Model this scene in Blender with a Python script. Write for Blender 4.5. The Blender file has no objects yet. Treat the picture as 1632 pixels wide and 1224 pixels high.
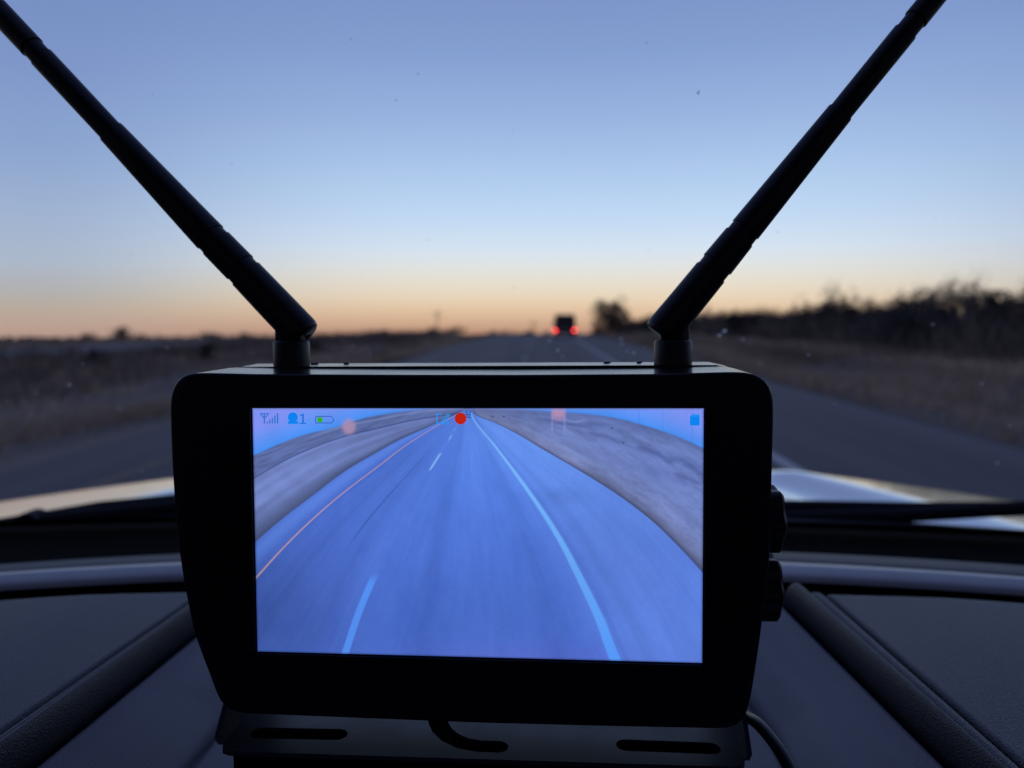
import bpy, bmesh, math, random
import numpy as np
from mathutils import Vector, Matrix
from mathutils.geometry import tessellate_polygon

S = bpy.context.scene
COL = S.collection
random.seed(7)
rng = np.random.default_rng(7)
rad = math.radians

# ------------------------------------------------------------------ camera
EYE = Vector((0.0, 0.0, 1.65))            # metres, road runs along +Y
FPX = 1187.0                              # focal length in photo pixels (1632 wide)
PITCH = math.atan(100 / FPX)
YAW = math.atan(52 / FPX * math.cos(PITCH))
cd = bpy.data.cameras.new('camera')
cam = bpy.data.objects.new('camera', cd)
COL.objects.link(cam)
cam.location = EYE
cam.rotation_euler = (math.pi / 2 - PITCH, 0, YAW)
cd.sensor_width = 36
cd.lens = 36 * FPX / 1632
cd.clip_start = 0.01
cd.clip_end = 20000
cd.dof.use_dof = True
cd.dof.focus_distance = 0.262
cd.dof.aperture_fstop = 8.2
S.camera = cam
RM = cam.rotation_euler.to_matrix()
RN = np.array(RM)
EYEN = np.array(EYE)

# ------------------------------------------------------------------ sky (sun has just set, ahead and a little to the right)
def lin(c):
    r = []
    for v in c:
        v = v / 255
        r.append(v / 12.92 if v <= .04045 else ((v + .055) / 1.055) ** 2.4)
    return r

w = bpy.data.worlds.new('World')
S.world = w
w.use_nodes = True
nt = w.node_tree
bg = nt.nodes['Background']
def wn(t, **k):
    n = nt.nodes.new(t)
    for a, v in k.items():
        setattr(n, a, v)
    return n
tc = wn('ShaderNodeTexCoord')
sep = wn('ShaderNodeSeparateXYZ')
nt.links.new(tc.outputs['Generated'], sep.inputs[0])
mr = wn('ShaderNodeMapRange')
mr.inputs[1].default_value = -0.1
mr.inputs[2].default_value = 1.0
nt.links.new(sep.outputs[2], mr.inputs[0])
def ramp(stops):
    r = wn('ShaderNodeValToRGB')
    e = r.color_ramp.elements
    stops = [((math.sin(rad(a)) + .1) / 1.1, lin(c)) for a, c in stops]
    e[0].position = stops[0][0]; e[0].color = stops[0][1] + [1]
    e[1].position = stops[-1][0]; e[1].color = stops[-1][1] + [1]
    for p, c in stops[1:-1]:
        x = e.new(p); x.color = c + [1]
    nt.links.new(mr.outputs[0], r.inputs[0])
    return r
glow = ramp([(-5, (60, 48, 50)), (-2.2, (150, 112, 102)), (-1, (188, 143, 120)), (-.2, (212, 171, 142)), (.8, (231, 198, 164)), (1.8, (238, 217, 189)),
             (3.0, (236, 227, 211)), (4.2, (229, 232, 231)), (5.4, (218, 231, 245)), (7.6, (199, 222, 248)), (10.0, (183, 210, 243)),
             (14.5, (158, 184, 228)), (19, (136, 162, 213)), (23.5, (126, 149, 201)), (40, (100, 118, 172)), (90, (74, 88, 138))])
side = ramp([(-5, (56, 46, 48)), (-1.5, (180, 148, 138)), (-.4, (192, 163, 148)), (.8, (190, 174, 160)), (2, (182, 181, 180)),
             (4, (176, 189, 208)), (7, (163, 182, 213)), (11, (143, 168, 211)), (16, (129, 153, 203)), (23, (116, 141, 194)), (40, (90, 106, 158)), (90, (70, 84, 134))])
back = ramp([(-5, (34, 34, 40)), (0, (92, 94, 118)), (5, (126, 116, 138)), (15, (112, 116, 158)), (40, (84, 98, 150)), (90, (74, 88, 138))])
SUN_AZ = rad(4.5)
dot = wn('ShaderNodeVectorMath', operation='DOT_PRODUCT')
flat = wn('ShaderNodeVectorMath', operation='MULTIPLY')
flat.inputs[1].default_value = (1, 1, 0)
nrm = wn('ShaderNodeVectorMath', operation='NORMALIZE')
nt.links.new(tc.outputs['Generated'], flat.inputs[0])
nt.links.new(flat.outputs[0], nrm.inputs[0])
nt.links.new(nrm.outputs[0], dot.inputs[0])
dot.inputs[1].default_value = (math.sin(SUN_AZ), math.cos(SUN_AZ), 0)
def mrange(a, b):
    m = wn('ShaderNodeMapRange', interpolation_type='SMOOTHSTEP')
    m.inputs[1].default_value = a; m.inputs[2].default_value = b
    nt.links.new(dot.outputs['Value'], m.inputs[0])
    return m
def mix(f, a, b):
    m = wn('ShaderNodeMix', data_type='RGBA')
    nt.links.new(f.outputs[0], m.inputs[0]); nt.links.new(a.outputs[0], m.inputs[6]); nt.links.new(b.outputs[0], m.inputs[7])
    return m
m1 = mix(mrange(-.5, .72), back, side)
m2 = wn('ShaderNodeMix', data_type='RGBA')
nt.links.new(mrange(.77, .995).outputs[0], m2.inputs[0])
nt.links.new(m1.outputs[2], m2.inputs[6]); nt.links.new(glow.outputs[0], m2.inputs[7])
nt.links.new(m2.outputs[2], bg.inputs[0])
bg.inputs[1].default_value = 1.0

S.view_settings.view_transform = 'Standard'
S.view_settings.look = 'None'
S.view_settings.exposure = 0
S.view_settings.gamma = 1
S.render.engine = 'CYCLES'
S.cycles.max_bounces = 6
S.cycles.transparent_max_bounces = 16
S.cycles.caustics_reflective = False
S.cycles.sample_clamp_indirect = 4

# ------------------------------------------------------------------ helpers
def ray(px, py):
    d = RN @ np.array([(px - 816) / FPX, (612 - py) / FPX, -1.0])
    return d
def on_z(px, py, z):
    """sight line through a photo pixel down to the level z (metres, relative to the eye)"""
    d = ray(px, py)
    return EYEN + d * (z / d[2])
def on_y(px, py, y):
    d = ray(px, py)
    return EYEN + d * (y / d[1])
def project(P):
    q = (np.asarray(P) - EYEN) @ RN
    return np.stack([816 + FPX * q[..., 0] / -q[..., 2], 612 - FPX * q[..., 1] / -q[..., 2]], -1)

def mesh_obj(name, verts, faces, mat=None, parent=None, smooth=False, loc=None):
    me = bpy.data.meshes.new(name)
    me.from_pydata([tuple(map(float, v)) for v in verts], [], faces)
    me.update()
    if mat: me.materials.append(mat)
    if smooth:
        me.polygons.foreach_set('use_smooth', [True] * len(me.polygons))
    o = bpy.data.objects.new(name, me)
    COL.objects.link(o)
    if parent: o.parent = parent
    if loc is not None: o.location = loc
    return o
def bm_obj(name, bm, mat=None, parent=None, smooth=False, fix=True):
    if fix: bmesh.ops.recalc_face_normals(bm, faces=bm.faces)
    me = bpy.data.meshes.new(name)
    bm.to_mesh(me); bm.free()
    if mat: me.materials.append(mat)
    if smooth:
        me.polygons.foreach_set('use_smooth', [True] * len(me.polygons))
        me.set_sharp_from_angle(angle=rad(38))
    o = bpy.data.objects.new(name, me)
    COL.objects.link(o)
    if parent: o.parent = parent
    return o
def thing(name, label, cat, loc=(0, 0, 0), group=None):
    o = bpy.data.objects.new(name, None)
    COL.objects.link(o)
    o.location = loc; o['label'] = label; o['category'] = cat
    o.empty_display_size = .05
    if group: o['group'] = group
    return o
def grid_faces(nu, nv):
    i = np.arange(nu - 1)[:, None] * nv + np.arange(nv - 1)[None]
    return np.stack([i, i + nv, i + nv + 1, i + 1], -1).reshape(-1, 4).tolist()
def box_bm(bm, c, s, bev=0, rot=None):
    r = bmesh.ops.create_cube(bm, size=1)
    vs = r['verts']
    for v in vs:
        v.co = Vector((v.co.x * s[0], v.co.y * s[1], v.co.z * s[2]))
    if bev:
        es = list({e for v in vs for e in v.link_edges})
        rr = bmesh.ops.bevel(bm, geom=vs + es, offset=bev, segments=2, affect='EDGES', profile=.5)
        vs = list({v for f in rr['faces'] for v in f.verts} | {v for v in vs if v.is_valid})
    for v in vs:
        if rot is not None: v.co = rot @ v.co
        v.co += Vector(c)
    return vs
def box(name, c, s, mat, parent=None, bev=0, rot=None):
    bm = bmesh.new(); box_bm(bm, c, s, bev, rot)
    return bm_obj(name, bm, mat, parent, smooth=bool(bev))
def lathe_path(pts, rads, n=28, flat=None):
    """rings of the given radii along a path; closed at both ends"""
    pts = [Vector(p) for p in pts]
    V, Fc = [], []
    d = (pts[-1] - pts[0]).normalized()
    a = d.orthogonal().normalized(); b = d.cross(a)
    loc_frames = []
    for i, p in enumerate(pts):
        t = (pts[min(i + 1, len(pts) - 1)] - pts[max(i - 1, 0)])
        t = t.normalized() if t.length > 1e-9 else d
        a2 = (a - t * a.dot(t)).normalized(); b2 = t.cross(a2)
        for k in range(n):
            th = 2 * math.pi * k / n
            V.append(p + (a2 * math.cos(th) + b2 * math.sin(th)) * rads[i])
    for i in range(len(pts) - 1):
        for k in range(n):
            k2 = (k + 1) % n
            Fc.append([i * n + k, i * n + k2, (i + 1) * n + k2, (i + 1) * n + k])
    Fc.append(list(range(n))[::-1]); Fc.append([(len(pts) - 1) * n + k for k in range(n)])
    return V, Fc
def to_bm(V, Fc):
    bm = bmesh.new()
    vs = [bm.verts.new(tuple(v)) for v in V]
    for f in Fc:
        try: bm.faces.new([vs[i] for i in f])
        except ValueError: pass
    return bm
def tube(name, pts, rads, mat, parent=None, n=24):
    return bm_obj(name, to_bm(*lathe_path(pts, rads, n)), mat, parent, smooth=True)
def prism_with_holes(outer, holes, z0, z1):
    """flat plate between levels z0 < z1 from 2D outlines (x, y)"""
    loops = [outer] + holes
    tri = tessellate_polygon([[Vector((p[0], p[1], 0)) for p in l] for l in loops])
    flatp = [p for l in loops for p in l]
    n = len(flatp)
    V = [(p[0], p[1], z0) for p in flatp] + [(p[0], p[1], z1) for p in flatp]
    Fc = [list(t)[::-1] for t in tri] + [[i + n for i in t] for t in tri]
    s = 0
    for l in loops:
        m = len(l)
        for i in range(m):
            j = (i + 1) % m
            Fc.append([s + i, s + j, s + j + n, s + i + n])
        s += m
    return V, Fc
def smooth_noise(n, step, seed):
    r = np.random.default_rng(seed)
    k = r.normal(size=int(n / step) + 4)
    x = np.arange(n) / step
    i = x.astype(int); f = x - i; f = f * f * (3 - 2 * f)
    return k[i] * (1 - f) + k[i + 1] * f
def noise2(x, y, seed=0):
    """cheap smooth value noise on arrays"""
    r = np.random.default_rng(seed)
    T = r.uniform(-1, 1, (64, 64))
    xi = np.floor(x).astype(int); yi = np.floor(y).astype(int)
    fx = x - xi; fy = y - yi
    fx = fx * fx * (3 - 2 * fx); fy = fy * fy * (3 - 2 * fy)
    g = lambda a, b: T[a % 64, b % 64]
    return (g(xi, yi) * (1 - fx) + g(xi + 1, yi) * fx) * (1 - fy) + (g(xi, yi + 1) * (1 - fx) + g(xi + 1, yi + 1) * fx) * fy

# ------------------------------------------------------------------ materials
def mat(name, base, rough=.5, metal=0, spec=.5, var=.15, vscale=20, bump=0, bscale=300, coat=0, kind='NOISE', rvar=0, stretch=None):
    m = bpy.data.materials.new(name)
    m.use_nodes = True
    t = m.node_tree; N = t.nodes; L = t.links
    b = N['Principled BSDF']
    b.inputs['Roughness'].default_value = rough
    b.inputs['Metallic'].default_value = metal
    b.inputs['Specular IOR Level'].default_value = spec
    if coat:
        b.inputs['Coat Weight'].default_value = coat
        b.inputs['Coat Roughness'].default_value = .04
    co = N.new('ShaderNodeTexCoord')
    n = N.new('ShaderNodeTexNoise'); n.inputs['Scale'].default_value = vscale; n.inputs['Detail'].default_value = 4
    if stretch:
        mp = N.new('ShaderNodeMapping'); mp.inputs['Scale'].default_value = stretch
        L.new(co.outputs['Object'], mp.inputs['Vector']); L.new(mp.outputs[0], n.inputs['Vector'])
    else:
        L.new(co.outputs['Object'], n.inputs['Vector'])
    r = N.new('ShaderNodeValToRGB')
    r.color_ramp.elements[0].position = .3; r.color_ramp.elements[1].position = .7
    r.color_ramp.elements[0].color = [c * (1 - var) for c in base] + [1]
    r.color_ramp.elements[1].color = [min(1, c * (1 + var)) for c in base] + [1]
    L.new(n.outputs['Fac'], r.inputs[0]); L.new(r.outputs[0], b.inputs['Base Color'])
    if rvar:
        mm = N.new('ShaderNodeMapRange'); mm.inputs[3].default_value = rough - rvar; mm.inputs[4].default_value = rough + rvar
        mm.inputs[1].default_value = .3; mm.inputs[2].default_value = .7
        L.new(n.outputs['Fac'], mm.inputs[0]); L.new(mm.outputs[0], b.inputs['Roughness'])
    if bump:
        if kind == 'VORONOI':
            k = N.new('ShaderNodeTexVoronoi'); k.feature = 'DISTANCE_TO_EDGE'; out = 'Distance'
        else:
            k = N.new('ShaderNodeTexNoise'); k.inputs['Detail'].default_value = 3; out = 'Fac'
        k.inputs['Scale'].default_value = bscale
        L.new(co.outputs['Object'], k.inputs['Vector'])
        bp = N.new('ShaderNodeBump'); bp.inputs['Strength'].default_value = bump; bp.inputs['Distance'].default_value = .0006
        L.new(k.outputs[out], bp.inputs['Height']); L.new(bp.outputs[0], b.inputs['Normal'])
    return m
def emis(name, color, strength=1.0):
    m = bpy.data.materials.new(name); m.use_nodes = True
    t = m.node_tree; t.nodes.clear()
    e = t.nodes.new('ShaderNodeEmission'); o = t.nodes.new('ShaderNodeOutputMaterial')
    e.inputs[0].default_value = list(color) + [1]; e.inputs[1].default_value = strength
    t.links.new(e.outputs[0], o.inputs[0])
    return m
def glass_mat(name, tint=(1, 1, 1)):
    m = bpy.data.materials.new(name); m.use_nodes = True
    t = m.node_tree; t.nodes.clear()
    o = t.nodes.new('ShaderNodeOutputMaterial'); a = t.nodes.new('ShaderNodeBsdfTransparent'); g = t.nodes.new('ShaderNodeBsdfGlossy')
    f = t.nodes.new('ShaderNodeFresnel'); mx = t.nodes.new('ShaderNodeMixShader'); ml = t.nodes.new('ShaderNodeMath')
    ml.operation = 'MULTIPLY'; ml.inputs[1].default_value = .5
    f.inputs[0].default_value = 1.45
    a.inputs[0].default_value = list(tint) + [1]; g.inputs['Roughness'].default_value = .02
    t.links.new(f.outputs[0], ml.inputs[0]); t.links.new(ml.outputs[0], mx.inputs[0])
    t.links.new(a.outputs[0], mx.inputs[1]); t.links.new(g.outputs[0], mx.inputs[2]); t.links.new(mx.outputs[0], o.inputs[0])
    return m
M = {}
M['leather'] = mat('leather', (.066, .063, .082), .46, spec=.5, var=.12, vscale=14, bump=.7, bscale=800, kind='VORONOI')
M['roll'] = mat('roll_leather', (.042, .041, .048), .46, spec=.42, var=.12, vscale=30, bump=.7, bscale=850, kind='VORONOI')
M['thread'] = mat('thread', (.012, .012, .014), .8, vscale=400)
M['dash'] = mat('dash_plastic', (.20, .19, .20), .52, spec=.4, var=.10, vscale=18, bump=.35, bscale=900)
M['strip'] = mat('strip_sheen_plastic', (.50, .48, .45), .32, spec=.7, var=.08, vscale=25, bump=.2, bscale=900)  # light grey base carries the sheen of sky light from the windshield
M['dim'] = mat('dim_plastic', (.045, .045, .06), .5, spec=.25, var=.1, vscale=25, bump=.2, bscale=900)
M['black'] = mat('black_plastic', (.004, .004, .005), .6, spec=.25, var=.2)
M['void'] = mat('void_black', (.0018, .0018, .0022), .9, spec=.03, var=.2)  # near-black for black parts and for shade put into gaps and slots
M['case'] = mat('monitor_case', (.004, .004, .005), .22, spec=.2, var=.2, vscale=60, rvar=.02)
M['bezel'] = mat('bezel_gloss', (.004, .004, .007), .45, spec=.25, var=.2, vscale=50, rvar=.05)
M['rubber'] = mat('antenna_rubber', (.004, .004, .005), .40, spec=.38, var=.2, vscale=200, bump=.1, bscale=1500)
M['bracket'] = mat('bracket_steel', (.012, .0145, .032), .42, metal=.0, spec=.5, var=.15, vscale=90, bump=.1, bscale=1800, rvar=.06)
M['hinge'] = mat('hinge_plastic', (.10, .10, .11), .4)
M['print'] = mat('button_print', (.013, .013, .015), .6, spec=.2)
M['cable'] = mat('cable_sheath', (.006, .006, .008), .35, spec=.5)
M['paint'] = mat('silver_paint', (.80, .79, .78), .10, metal=1, var=.03, vscale=4, rvar=.02)
M['glass'] = glass_mat('windshield_glass', (.97, .98, .985))
M['liner'] = mat('cabin_liner', (.02, .02, .022), .9, spec=.1)
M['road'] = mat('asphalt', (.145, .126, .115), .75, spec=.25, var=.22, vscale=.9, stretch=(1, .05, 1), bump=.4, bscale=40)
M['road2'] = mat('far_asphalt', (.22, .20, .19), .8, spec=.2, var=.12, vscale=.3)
M['ground'] = mat('dry_ground', (.20, .17, .135), .95, spec=.05, var=.55, vscale=.4, stretch=(1, .08, 1), bump=.8, bscale=6)
M['white_line'] = mat('white_line_paint', (.55, .54, .52), .7, var=.15, vscale=3)
M['yellow_line'] = mat('yellow_line_paint', (.20, .145, .085), .7, var=.15, vscale=3)
M['grass'] = mat('dry_grass', (.46, .36, .235), .9, spec=.1, var=.6, vscale=.42, stretch=(1, .09, .3))
M['grass_dark'] = mat('scrub', (.21, .172, .13), .9, spec=.1, var=.5, vscale=.4)
M['leaf'] = mat('shrub_leaf', (.085, .080, .068), .8, spec=.15, var=.5, vscale=.9)
M['bark'] = mat('bark', (.07, .06, .052), .9, spec=.1, var=.3, vscale=8)
M['van'] = mat('van_paint', (.03, .03, .036), .3, spec=.5, coat=.4)
M['tyre'] = mat('tyre_rubber', (.015, .015, .016), .8)
M['vanglass'] = mat('van_dark_glass', (.01, .01, .012), .08, spec=.5)
M['plate'] = mat('plate_metal', (.35, .35, .33), .4)
M['pole'] = mat('pole_wood', (.06, .05, .045), .8)
M['taillight'] = emis('taillight_glow', (1.0, .022, .035), 14)
M['fleck'] = mat('dried_fleck', (.8, .79, .78), .7, var=.1, vscale=800)
_t = M['fleck'].node_tree; _tr = _t.nodes.new('ShaderNodeBsdfTranslucent'); _mx = _t.nodes.new('ShaderNodeMixShader'); _mx.inputs[0].default_value = .8
_tr.inputs[0].default_value = (.9, .89, .88, 1)
_t.links.new(_t.nodes['Principled BSDF'].outputs[0], _mx.inputs[1]); _t.links.new(_tr.outputs[0], _mx.inputs[2]); _t.links.new(_mx.outputs[0], _t.nodes['Material Output'].inputs[0])
M['tint'] = glass_mat('light_cut_glass', (.30, .32, .34))  # invented tint for the unseen windows, cuts the light in the cabin
M['speck'] = mat('dark_fleck', (.02, .02, .02), .8, var=.2, vscale=800)

# ------------------------------------------------------------------ terrain
def prof(y):
    y = np.asarray(y, float)
    a = np.where(y < 70, 0, -(y - 70) ** 2 / 6000)
    b = -(90 ** 2) / 6000 - .03 * (y - 160)
    z = np.where(y < 160, a, b)
    return z
ROAD_L, ROAD_R = -5.9, 6.15
def ground_z(x, y, bumps=True):
    x = np.asarray(x, float); y = np.asarray(y, float)
    z = prof(y) - .020 * np.clip(-x - 6.5, 0, 130) + .045 * np.clip(x - 8, 0, 16) + .008 * np.clip(x - 24, 0, 150)
    ditch = -.28 * np.exp(-((x - 9.5) / 1.7) ** 2) - .35 * np.exp(-((x + 10) / 2.2) ** 2)
    z = z + ditch
    if bumps:
        off = np.clip(np.maximum(x - 7, -x - 7) / 3, 0, 1)
        z = z + off * (.16 * noise2(x * .22, y * .16, 3) + .07 * noise2(x * .7, y * .6, 4))
        oc = (x < -28) & (x > -44)
        z = np.where(oc, z - .05, z)
    inroad = (x > ROAD_L - .1) & (x < ROAD_R + .1)
    return np.where(inroad, prof(y) - .06, z)
xs = np.unique(np.concatenate([np.arange(-60, 60.1, 1.0), np.arange(-6.2, 6.6, .3), np.linspace(-3000, -60, 26), np.linspace(60, 3000, 26)]))
ys = np.unique(np.concatenate([np.arange(-30, 200, 1.6), np.linspace(200, 600, 50), np.linspace(600, 8000, 30), np.linspace(-2000, -30, 16)]))
X, Y = np.meshgrid(xs, ys, indexing='ij')
Z = ground_z(X, Y)
g = mesh_obj('ground', np.stack([X, Y, Z], -1).reshape(-1, 3), grid_faces(len(xs), len(ys)), M['ground'], smooth=True)
g['kind'] = 'structure'
def ribbon(name, x0, x1, y0, y1, lift, m, step=2.0, kind='structure'):
    yy = np.arange(y0, y1 + .01, step)
    xx = np.array([x0, x1])
    A, B = np.meshgrid(xx, yy, indexing='ij')
    o = mesh_obj(name, np.stack([A, B, prof(B) + lift], -1).reshape(-1, 3), grid_faces(2, len(yy)), m, smooth=True)
    if kind: o['kind'] = kind
    return o
ribbon('road', ROAD_L, ROAD_R, -60, 600, 0, M['road'])
ribbon('white_edge_line', 2.72, 2.88, -60, 400, .004, M['white_line'])
ribbon('yellow_edge_line', -4.58, -4.44, -60, 400, .004, M['yellow_line'])
V, Fc = [], []
for y in np.arange(-40, 240, 12.0):
    for k in range(3):
        i = len(V)
        for (a, b) in ((-.96, y + k), (-.84, y + k), (-.84, y + k + 1.0), (-.96, y + k + 1.0)):
            V.append((a, b, float(prof(b)) + .004))
        Fc.append([i, i + 1, i + 2, i + 3])
mesh_obj('lane_dashes', V, Fc, M['white_line'])['kind'] = 'structure'
yy = np.arange(-60, 400, 3.0)
A, B = np.meshgrid(np.array([-42., -36, -30]), yy, indexing='ij')
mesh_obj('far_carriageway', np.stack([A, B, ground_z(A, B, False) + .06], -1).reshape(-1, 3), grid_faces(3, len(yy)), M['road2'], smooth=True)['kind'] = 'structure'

# grass: blades standing on both verges
def blades(name, n, xr, yr, h, m, seed, dens=None):
    r = np.random.default_rng(seed)
    x = r.uniform(*xr, n)
    y = yr[0] + (yr[1] - yr[0]) * r.uniform(0, 1, n) ** 1.6
    keep = noise2(x * .5, y * .3, seed + 50) + r.uniform(-.7, .7, n) > -.25
    x, y = x[keep], y[keep]; n = len(x)
    z = ground_z(x, y)
    hh = h * r.uniform(.5, 1.3, n) * (1 + .5 * noise2(x * .3, y * .2, seed + 9))
    a = r.uniform(0, 6.28, n); wd = .008 + .0007 * y
    lx, ly = r.normal(0, .6, n) * hh, r.normal(0, .6, n) * hh
    ca, sa = np.cos(a) * wd, np.sin(a) * wd
    P = np.stack([np.stack([x - ca, y - sa, z - .02], -1), np.stack([x + ca, y + sa, z - .02], -1),
                  np.stack([x + lx + ca * .3, y + ly + sa * .3, z + hh], -1)], 1).reshape(-1, 3)
    me = bpy.data.meshes.new(name)
    me.vertices.add(3 * n); me.vertices.foreach_set('co', P.ravel())
    me.loops.add(3 * n); me.loops.foreach_set('vertex_index', np.arange(3 * n))
    me.polygons.add(n); me.polygons.foreach_set('loop_start', np.arange(0, 3 * n, 3)); me.polygons.foreach_set('loop_total', np.full(n, 3))
    me.update(calc_edges=True); me.validate()
    me.materials.append(m)
    o = bpy.data.objects.new(name, me); COL.objects.link(o)
    o['kind'] = 'stuff'
    return o
blades('verge_grass', 95000, (6.35, 24), (3, 110), .30, M['grass'], 11)
blades('median_grass', 90000, (-29, -6.1), (3, 110), .27, M['grass'], 12)
blades('far_verge_grass', 16000, (-80, -43), (20, 140), .5, M['grass'], 13)
blades('scrub_undergrowth', 16000, (-27, -12), (14, 110), .7, M['grass_dark'], 14)
blades('bank_undergrowth', 45000, (14, 32), (8, 130), 1.5, M['grass_dark'], 15)

# ------------------------------------------------------------------ shrubs and trees
def make_plant(seed, h, wd, leaves, bare=0.0, lsize=.09, trunk_h=.15, fill=.35):
    r = random.Random(seed)
    TV, TF = [], []
    tips = []
    def limb(p, d, L, rad0, depth):
        n = 3; pts = [p]; q = p.copy(); dd = d.copy()
        for _ in range(n):
            dd = (dd + Vector((r.gauss(0, .22), r.gauss(0, .22), r.gauss(.06, .12)))).normalized()
            q = q + dd * (L / n); pts.append(q.copy())
        rr = [rad0 * (1 - .7 * i / n) for i in range(n + 1)]
        v, f = lathe_path(pts, rr, 5 if depth < 2 else 3)
        o = len(TV); TV.extend(v); TF.extend([[i + o for i in ff] for ff in f])
        if depth < 3:
            for _ in range(3 if depth else 4):
                k = r.choice(pts[1:])
                nd = (dd + Vector((r.gauss(0, .75), r.gauss(0, .75), r.gauss(.15, .4)))).normalized()
                limb(k, nd, L * r.uniform(.45, .75), rad0 * .45, depth + 1)
        else:
            tips.extend(pts[1:])
    for _ in range(5):
        a = r.uniform(0, 6.28); s = r.uniform(.1, 1.0) * wd / h * 1.2
        limb(Vector((r.gauss(0, .08), r.gauss(0, .08), -.05)), Vector((math.cos(a) * s, math.sin(a) * s, 1)).normalized(), h * r.uniform(.45, .62), .05 * h / 2.5, 0)
    V, Fc = [], []
    for _ in range(leaves):
        t = r.choice(tips)
        if r.random() < fill:
            a = r.uniform(0, 6.28); q = math.sqrt(r.random()); zz_ = r.random()
            t = Vector((math.cos(a) * q * wd * .5, math.sin(a) * q * wd * .5, h * .8 * zz_ * (1 - .5 * q * q)))
        c = t + Vector((r.gauss(0, .10), r.gauss(0, .10), r.gauss(0, .08))) * h / 2.5
        if c.z < trunk_h * h: c.z += trunk_h * h * r.uniform(.4, 1.2)
        if c.z > h * (1 - bare) and r.random() < .85: continue
        s = lsize * r.uniform(.5, 1.4)
        u = Vector((r.gauss(0, 1), r.gauss(0, 1), r.gauss(0, 1))).normalized(); v = u.orthogonal().normalized() * s; u = u * s * .6
        i = len(V); V += [c - u, c + v * .5, c + u, c - v * .6]; Fc.append([i, i + 1, i + 2, i + 3])
    t = bpy.data.meshes.new('trunk'); t.from_pydata([tuple(v) for v in TV], [], TF); t.materials.append(M['bark'])
    c = bpy.data.meshes.new('crown'); c.from_pydata([tuple(v) for v in V], [], Fc); c.materials.append(M['leaf'])
    return t, c
plants = {'a': make_plant(1, 2.6, 3.2, 2600), 'b': make_plant(2, 2.6, 3.6, 2400), 'c': make_plant(3, 2.4, 3.4, 2800, .1),
          'bare': make_plant(4, 3.0, 2.0, 500, .4, fill=0), 'dome': make_plant(5, 3.0, 4.4, 5200, trunk_h=.02, fill=.5), 'tree': make_plant(6, 4.5, 4.4, 5000, .05, .14, .12, fill=.5)}
def plant(kind, name, x, y, label, cat, sc=1.0, rz=0.0, group=None, sz=None):
    t = thing(name, label, cat, (x, y, float(ground_z(x, y)) - .03), group)
    t.rotation_euler = (0, 0, rz); t.scale = (sc, sc, sz or sc)
    for nm, me in zip(('trunk', 'crown'), plants[kind]):
        o = bpy.data.objects.new(nm, me); COL.objects.link(o); o.parent = t
    return t
plant('tree', 'tree', 8.6, 96, 'lone round tree standing beside the road just past the van', 'tree', 1.14, 2.4)
plant('dome', 'shrub', 18.0, 34.5, 'broad domed dark shrub, tallest mass of the right-hand bank', 'shrub', 1.27, .4)
plant('bare', 'thin_tree', 19.0, 51, 'thin bare twiggy tree sticking up over the scrub on the bank', 'tree', 1.3, 1.2)
rs = random.Random(21)
y = 14.0; i = 0
while y < 132:
    for row in range(2):
        x = 16.6 + row * 5.5 + rs.uniform(-1.2, 1.6) + (2.2 if y < 24 else 0) - (y > 70) * 2.5
        s = rs.uniform(.74, 1.12) * (1.12 if y < 45 else 1.15)
        plant(rs.choice('aabbcc') if rs.random() < .72 else 'bare', 'shrub', x, y + rs.uniform(-1, 1), 'dark scrub bush in the thicket along the right-hand bank of the road',
              'shrub', s, rs.uniform(0, 6.28), 'scrub bushes along the right bank')
        i += 1
    y += 2.8 + y * .045
for k in range(24):
    px = 10 + k * 35 + rs.uniform(-22, 22)
    yd = rs.uniform(120, 210)
    p = on_y(px, 530, yd)
    plant(rs.choice('abc'), 'distant_bush', float(p[0]), yd, 'small dark bush on the low horizon left of the road', 'bush', rs.uniform(.55, 1.15), rs.uniform(0, 6.28), 'bushes along the left horizon')
p = on_y(192, 530, 170)
plant('tree', 'distant_tree', float(p[0]), 170, 'largest tree on the left horizon, with a feathery crown', 'tree', .95, 2.0)
for k in range(14):
    x = rs.uniform(-26, -13); yd = rs.uniform(18, 80)
    plant(rs.choice('abc'), 'median_bush', x, yd, 'low dark bush in the dry grass left of the road', 'bush', rs.uniform(.28, .42), rs.uniform(0, 6.28), 'low bushes in the grass left of the road')
# a far wood that closes the horizon as one mass
r_ = np.random.default_rng(31)
n = 9000
a = r_.uniform(-1, 1, n); yd = r_.uniform(300, 520, n); xx = a * 420
zz = prof(yd) - .020 * np.clip(-xx - 6.5, 0, 130) + r_.uniform(0, 1, n) ** 1.5 * (3.2 + 2.0 * noise2(xx * .02, yd * .02, 5))
V = []; Fc = []
for i in range(n):
    s = r_.uniform(.6, 1.6); t = r_.uniform(0, 3.14); dx, dy = math.cos(t) * s, math.sin(t) * s
    k = len(V); V += [(xx[i] - dx, yd[i] - dy, zz[i] - s), (xx[i] + dx, yd[i] + dy, zz[i] - s * .7), (xx[i] + dx * .5, yd[i], zz[i] + s), (xx[i] - dx * .8, yd[i], zz[i] + s * .6)]
    Fc.append([k, k + 1, k + 2, k + 3])
mesh_obj('treeline', V, Fc, M['leaf'])['kind'] = 'stuff'

# utility poles
def pole(px, yd, top_py, label):
    p = on_y(px, top_py, yd)
    gz = float(ground_z(p[0], yd, False)); h = float(p[2]) - gz
    t = thing('utility_pole', label, 'utility pole', (float(p[0]), yd, gz))
    tube('post', [(0, 0, -.3), (0, 0, h)], [.22, .16], M['pole'], t, 10)
    for k in (0.6, 1.7):
        box('crossarm', (0, .2, h - k), (3.4, .16, .18), M['pole'], t)
pole(697, 260, 495, 'faint utility pole rising from the horizon left of the road')
pole(850, 330, 511, 'short distant utility pole close to the vanishing road')

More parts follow.
